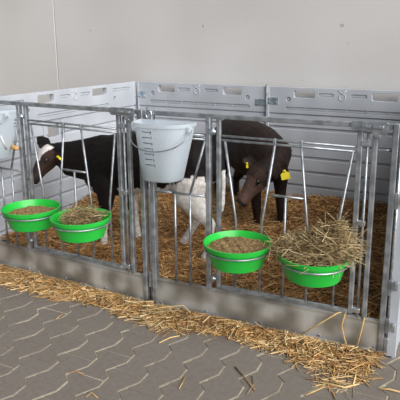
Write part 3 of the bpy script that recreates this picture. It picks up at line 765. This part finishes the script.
# single stalks that lie on the paving or hang over the kick board
def stalk(pts, r, c, label, group):
    mb = MB(); mb.tube(pts, r, 6); me = mb.mesh('straw_stalk', True)
    ca = me.color_attributes.new('col', 'FLOAT_COLOR', 'POINT')
    ca.data.foreach_set('color', np.tile(np.array([*lin(c), 1.0], np.float32), len(me.vertices)))
    tag(link('straw_stalk', me, 'straw'), label, 'straw stalk', group)
LB_ = 'loose stalks on the paving'
for pts, r, c, label in (
        ([(0.644, -0.346), (0.716, -0.403), (0.787, -0.462)], 0.0034, (150, 122, 80), 'dull straw stalk lying diagonally alone on the paving below the meal bowl'),
        ([(0.737, -0.376), (0.767, -0.425), (0.768, -0.501)], 0.0020, (160, 132, 90), 'thin bent stalk crossing the dull diagonal stalk on the paving'),
        ([(0.020, -0.705), (0.033, -0.682), (0.076, -0.686)], 0.0028, (184, 140, 96), 'short reddish stalk lying on a joint of the paving at lower left'),
        ([(0.191, -0.807), (0.196, -0.775), (0.239, -0.791)], 0.0026, (196, 158, 110), 'small curled stalk on the paving at the bottom edge'),
        ([(1.248, -0.226), (1.287, -0.215), (1.345, -0.212)], 0.0040, (226, 190, 130), 'pale straight stalk on the paving at the lower right corner'),
        ([(1.012, -0.289), (1.117, -0.284), (1.163, -0.230)], 0.0038, (232, 200, 144), 'long pale stalk bent along the outer rim of the spilled straw'),
        ([(0.986, -0.401), (1.015, -0.357), (1.042, -0.305)], 0.0030, (214, 178, 122), 'pale stalk lying on the paving beyond the outer rim of spilled straw'),
        ([(0.483, -0.510), (0.496, -0.559), (0.502, -0.594)], 0.0026, (206, 170, 114), 'little hooked stalk lying alone on the paving at bottom centre'),
        ([(-0.371, -0.359), (-0.375, -0.325), (-0.379, -0.290)], 0.0026, (196, 160, 108), 'tiny stalk on the paving at left beside the spilled straw'),
        ([(0.235, -0.324), (0.258, -0.261), (0.296, -0.215)], 0.0032, (226, 192, 136), 'pale stalk sticking out of the spilled straw in front of the hinge column')):
    m_ = len(pts) - 1
    stalk([(x, y, r + 0.0012 + (0.002 if 0 < k < m_ else 0)) for k, (x, y) in enumerate(pts)], r, c, label, LB_)
fp = lambda x, off, z: front_point('R', x, off, z)
HG = 'stalks over the kick board'
stalk([fp(1.020, -0.025, 0.172), fp(1.018, 0.018, 0.174), fp(1.006, 0.022, 0.12), fp(1.022, 0.026, 0.06), fp(1.040, 0.034, 0.02)], 0.0034, (212, 172, 108), 'bent straw stalk hanging down the kick board below the lock rod', HG)
stalk([fp(1.085, -0.03, 0.176), fp(1.106, 0.018, 0.172), fp(1.095, 0.024, 0.10), fp(1.080, 0.034, 0.015)], 0.0034, (220, 182, 114), 'straight straw stalk hanging down the kick board next to the right end post', HG)
stalk([fp(1.025, -0.02, 0.176), fp(0.985, 0.019, 0.176), fp(0.92, 0.024, 0.12), fp(0.82, 0.034, 0.035)], 0.0034, (224, 192, 130), 'long straw stalk slanting across the kick board below the hay bowl', HG)
stalk([fp(0.24, 0.055, 0.030), fp(0.20, 0.065, 0.075), fp(0.10, 0.10, 0.060), fp(0.02, 0.14, 0.045)], 0.0030, (230, 198, 140), 'long pale stalk kinked over the straw in front of the kick board, under the bucket', HG)

# ================================================================== BOWLS, HAY AND FEED
def bowl(side, x, label):
    c = front_point(side, x, 0.172, BZ + 0.034)
    mb = MB()
    prof = [(0.0001, -0.112), (0.112, -0.112), (0.122, -0.106), (0.1365, -0.06), (0.146, -0.035), (0.1475, -0.024), (0.158, -0.020), (0.162, -0.004), (0.163, 0.0), (0.1575, 0.001), (0.152, -0.010), (0.144, -0.035), (0.131, -0.065), (0.114, -0.102), (0.0001, -0.104)]
    mb.lathe([(r * 0.97, z) for r, z in prof], 56)
    o = mb.build('feed_bowl', 'green_plastic', None, True, c); smooth_by_angle(o)
    tag(o, label, 'bowl', 'green feed bowls')
    return c
b1 = bowl('L', 0.540, 'green bowl of meal at the far left, beside the calf head')
b2 = bowl('L', 0.898, 'green bowl filled with dry hay hanging below the spotted calf')
b3 = bowl('R', 0.540, 'green bowl of brown meal just left of the heaped hay bowl')
b4 = bowl('R', 0.898, 'green bowl heaped with hay nearest the right end post')

def meal(c, label, top):
    n = 5200
    a = RNG.uniform(0, 2 * math.pi, n); r = 0.137 * np.sqrt(RNG.random(n))
    hz = top + 0.016 * (1 - (r / 0.14) ** 2) + 0.004 * vnoise(np.cos(a) * r, np.sin(a) * r, 60)
    mb = MB(); mb.lathe([(0.0001, top + 0.014), (0.04, top + 0.0135), (0.08, top + 0.009), (0.115, top + 0.002), (0.134, top - 0.008), (0.118, top - 0.030), (0.0001, top - 0.030)], 36)
    me = mb.mesh('meal_feed', True)
    ca = me.color_attributes.new('col', 'FLOAT_COLOR', 'POINT')
    ca.data.foreach_set('color', np.tile(np.array([*lin((158, 132, 92)), 1.0], np.float32), len(me.vertices)))
    base = link('meal_feed', me, 'muesli', None, c)
    tag(base, label, 'feed', 'meal in the bowls', 'stuff')
    pos = np.stack([np.cos(a) * r, np.sin(a) * r, hz], 1)
    o = strands('meal_flakes', pos, RNG.uniform(0, 6.28, n), RNG.normal(0, 0.4, n), RNG.uniform(0.003, 0.010, n), RNG.uniform(0.001, 0.0024, n), straw_cols(n, [(172, 144, 100), (150, 122, 82), (192, 166, 120), (128, 102, 66)]), 'muesli', base)
    o['kind'] = 'stuff'
meal(b1, 'brown meal lying in the leftmost green bowl', -0.040)
meal(b3, 'brown meal lying in the green bowl right of the hinge column', -0.030)

HAYC = [(190, 164, 118), (166, 140, 96), (210, 186, 142), (144, 122, 80), (160, 146, 100), (128, 104, 66), (222, 202, 162)]
def hay(c, label, n, centre, sx, sy, h, lmax, rlim, lean=0.0):
    u = RNG.normal(0, 0.5, n).clip(-1, 1); v = RNG.normal(0, 0.5, n).clip(-1, 1)
    q = np.sqrt(u * u + v * v); s = np.where(q > 1, 1 / np.maximum(q, 1e-6), 1); u, v = u * s, v * s; q = np.minimum(q, 1)
    x = centre[0] + u * sx; y = centre[1] + v * sy
    rr = np.hypot(x, y); k = np.minimum(1, rlim / np.maximum(rr, 1e-6)); x, y = x * k, y * k
    top = centre[2] + h * (1 - q ** 2) * (1 + 0.35 * vnoise(x, y, 28.0)) + lean * np.exp(-((x - 0.095) ** 2 + (y - 0.045) ** 2) / 0.070 ** 2)
    z = -0.055 + (top + 0.055) * RNG.random(n) ** 0.55
    az = RNG.uniform(0, 2 * math.pi, n); tilt = RNG.normal(0.1, 0.45, n)
    ln = RNG.uniform(0.03, lmax, n)
    # strands deep in the bowl stay short
    deep = z < 0.0; ln = np.where(deep, np.minimum(ln, 0.07), ln); 
    x = np.where(deep, x * 0.72, x); y = np.where(deep, y * 0.72, y)
    o = strands('hay', np.stack([x, y, z], 1), az, tilt, ln, RNG.uniform(0.0008, 0.0019, n), straw_cols(n, HAYC, 0.3), bend=0.7)
    o.location = c; tag(o, label, 'hay', 'hay in the bowls', 'stuff')
hay(b2, 'dry hay filling the green bowl below the spotted calf', 1500, (0.0, 0.01, -0.004), 0.12, 0.11, 0.026, 0.14, 0.12)
hay(b4, 'tall heap of dry hay spilling from the right end bowl', 3600, (-0.01, 0.02, 0.008), 0.175, 0.14, 0.040, 0.17, 0.175, 0.115)

# ================================================================== BUCKETS
def bucket(side, x, label, teat=False):
    org = front_point(side, x, 0.020, 0.735); ang = TL if side == 'L' else TR
    t = empty('measuring_bucket', org, ang); tag(t, label, 'bucket', 'clear plastic buckets')
    # D shaped: flat back on the rails, round front
    def ring(w, d, z, y0=0.0, n=28):
        pts = []
        for k in range(n + 1):
            a = math.pi * k / n; ca, sa = math.cos(a), math.sin(a)
            pts.append((w * math.copysign(abs(ca) ** 0.7, ca) - 0.022 * (1 - z / 0.292), -y0 - d * abs(sa) ** 0.75, z))
        return pts
    H = 0.292
    outer = [ring(0.100, 0.105, 0.0), ring(0.104, 0.109, 0.004), ring(0.150, 0.146, H - 0.02), ring(0.157, 0.154, H - 0.018), ring(0.159, 0.156, H)]
    inner = [ring(0.152, 0.149, H, 0.003), ring(0.148, 0.143, H - 0.02, 0.003), ring(0.101, 0.105, 0.008, 0.003), ring(0.096, 0.100, 0.006, 0.004)]
    mb = MB(); mb.loft(outer + inner)
    o = mb.build('bucket_body', 'bucket_plastic', t, True); smooth_by_angle(o)
    # wire bail hanging down over the front
    pts = []
    for k in range(25):
        a = math.pi * k / 24; ca, sa = math.cos(a), math.sin(a)
        pts.append((0.165 * ca, -0.070 - 0.094 * sa ** 0.8, H - 0.030 - 0.098 * sa ** 0.9))
    MB().tube(pts, 0.0032, 8).build('handle', 'galv', t, True)
    for sx in (-1, 1):
        MB().box((sx * 0.156, -0.070, H - 0.028), (0.020, 0.028, 0.030), bev=0.004).build('handle_lug', 'bucket_plastic', t)
    MB().box((0, 0.012, H - 0.035), (0.16, 0.020, 0.03), bev=0.004).build('hanging_hook', 'bucket_plastic', t)
    # litre scale printed on the front
    def front_surf(xx, z):
        f = (z - 0.004) / (H - 0.024); xx = xx + 0.022 * (1 - z / 0.292); w = 0.104 + 0.046 * f; d = 0.109 + 0.037 * f
        ca = min(abs(xx) / w, 1) ** (1 / 0.7); sa = math.sqrt(max(0, 1 - ca * ca)); return -d * sa ** 0.75
    for i, digit in enumerate('8765432'):
        z = 0.252 - i * 0.0272; x0 = -0.066 + 0.0008 * i
        m_ = MB(); xs = [x0 + 0.042 * k / 5 for k in range(6)]
        m_.loft([[(a, front_surf(a, z) - 0.0012, z - 0.0016), (a, front_surf(a, z) - 0.0012, z + 0.0016), (a, front_surf(a, z) + 0.0006, z + 0.0016), (a, front_surf(a, z) + 0.0006, z - 0.0016)] for a in xs])
        sc = m_.build('scale_mark', 'print_ink', t)
        cu = bpy.data.curves.new('digit', 'FONT'); cu.body = digit; cu.size = 0.019; cu.extrude = 0.0005; cu.align_x = 'CENTER'; cu.align_y = 'CENTER'
        ob = bpy.data.objects.new('digit', cu); COL.objects.link(ob)
        me = bpy.data.meshes.new_from_object(ob.evaluated_get(bpy.context.evaluated_depsgraph_get())); bpy.data.objects.remove(ob)
        dx = x0 + 0.050
        for v in me.vertices:
            X, Z = dx + v.co.x, z - 0.002 + v.co.y
            v.co = (X, front_surf(X, Z) - 0.0008 - v.co.z, Z)
        link('scale_digit', me, 'print_ink', sc)
    if teat:
        tt = MB(); tt.tube([(0.098, front_surf(0.098, 0.065) + 0.004, 0.065), (0.118, front_surf(0.098, 0.065) - 0.006, 0.065), (0.145, front_surf(0.098, 0.065) - 0.014, 0.064), (0.166, front_surf(0.098, 0.065) - 0.018, 0.064)], [0.016, 0.014, 0.013, 0.008], 12)
        tt.build('rubber_teat', 'teat', t, True)
        MB().tube([(0.096, front_surf(0.096, 0.065) - 0.008, 0.060), (0.106, front_surf(0.106, 0.15) - 0.006, 0.145)], [0.007, 0.004], 8).build('valve_stem', 'white_tube', t, True)
    # liquid standing in the bottom
    lq = MB(); lq.loft([ring(0.096, 0.098, 0.010, 0.005), ring(0.105, 0.106, 0.058, 0.005)])
    o = lq.build('bucket_liquid', 'liquid', None, True, org); o.rotation_euler = (0, 0, ang)
    return t, o
t, o = bucket('R', 0.105, 'clear measuring bucket with printed scale hanging near the hinge column')
tag(o, 'pale greenish liquid standing in the bottom of the measuring bucket', 'liquid')
t, o = bucket('L', 0.160, 'clear bucket with tan rubber teat cut off by the left edge', teat=True)
tag(o, 'pale liquid standing in the bucket at the left edge', 'liquid')
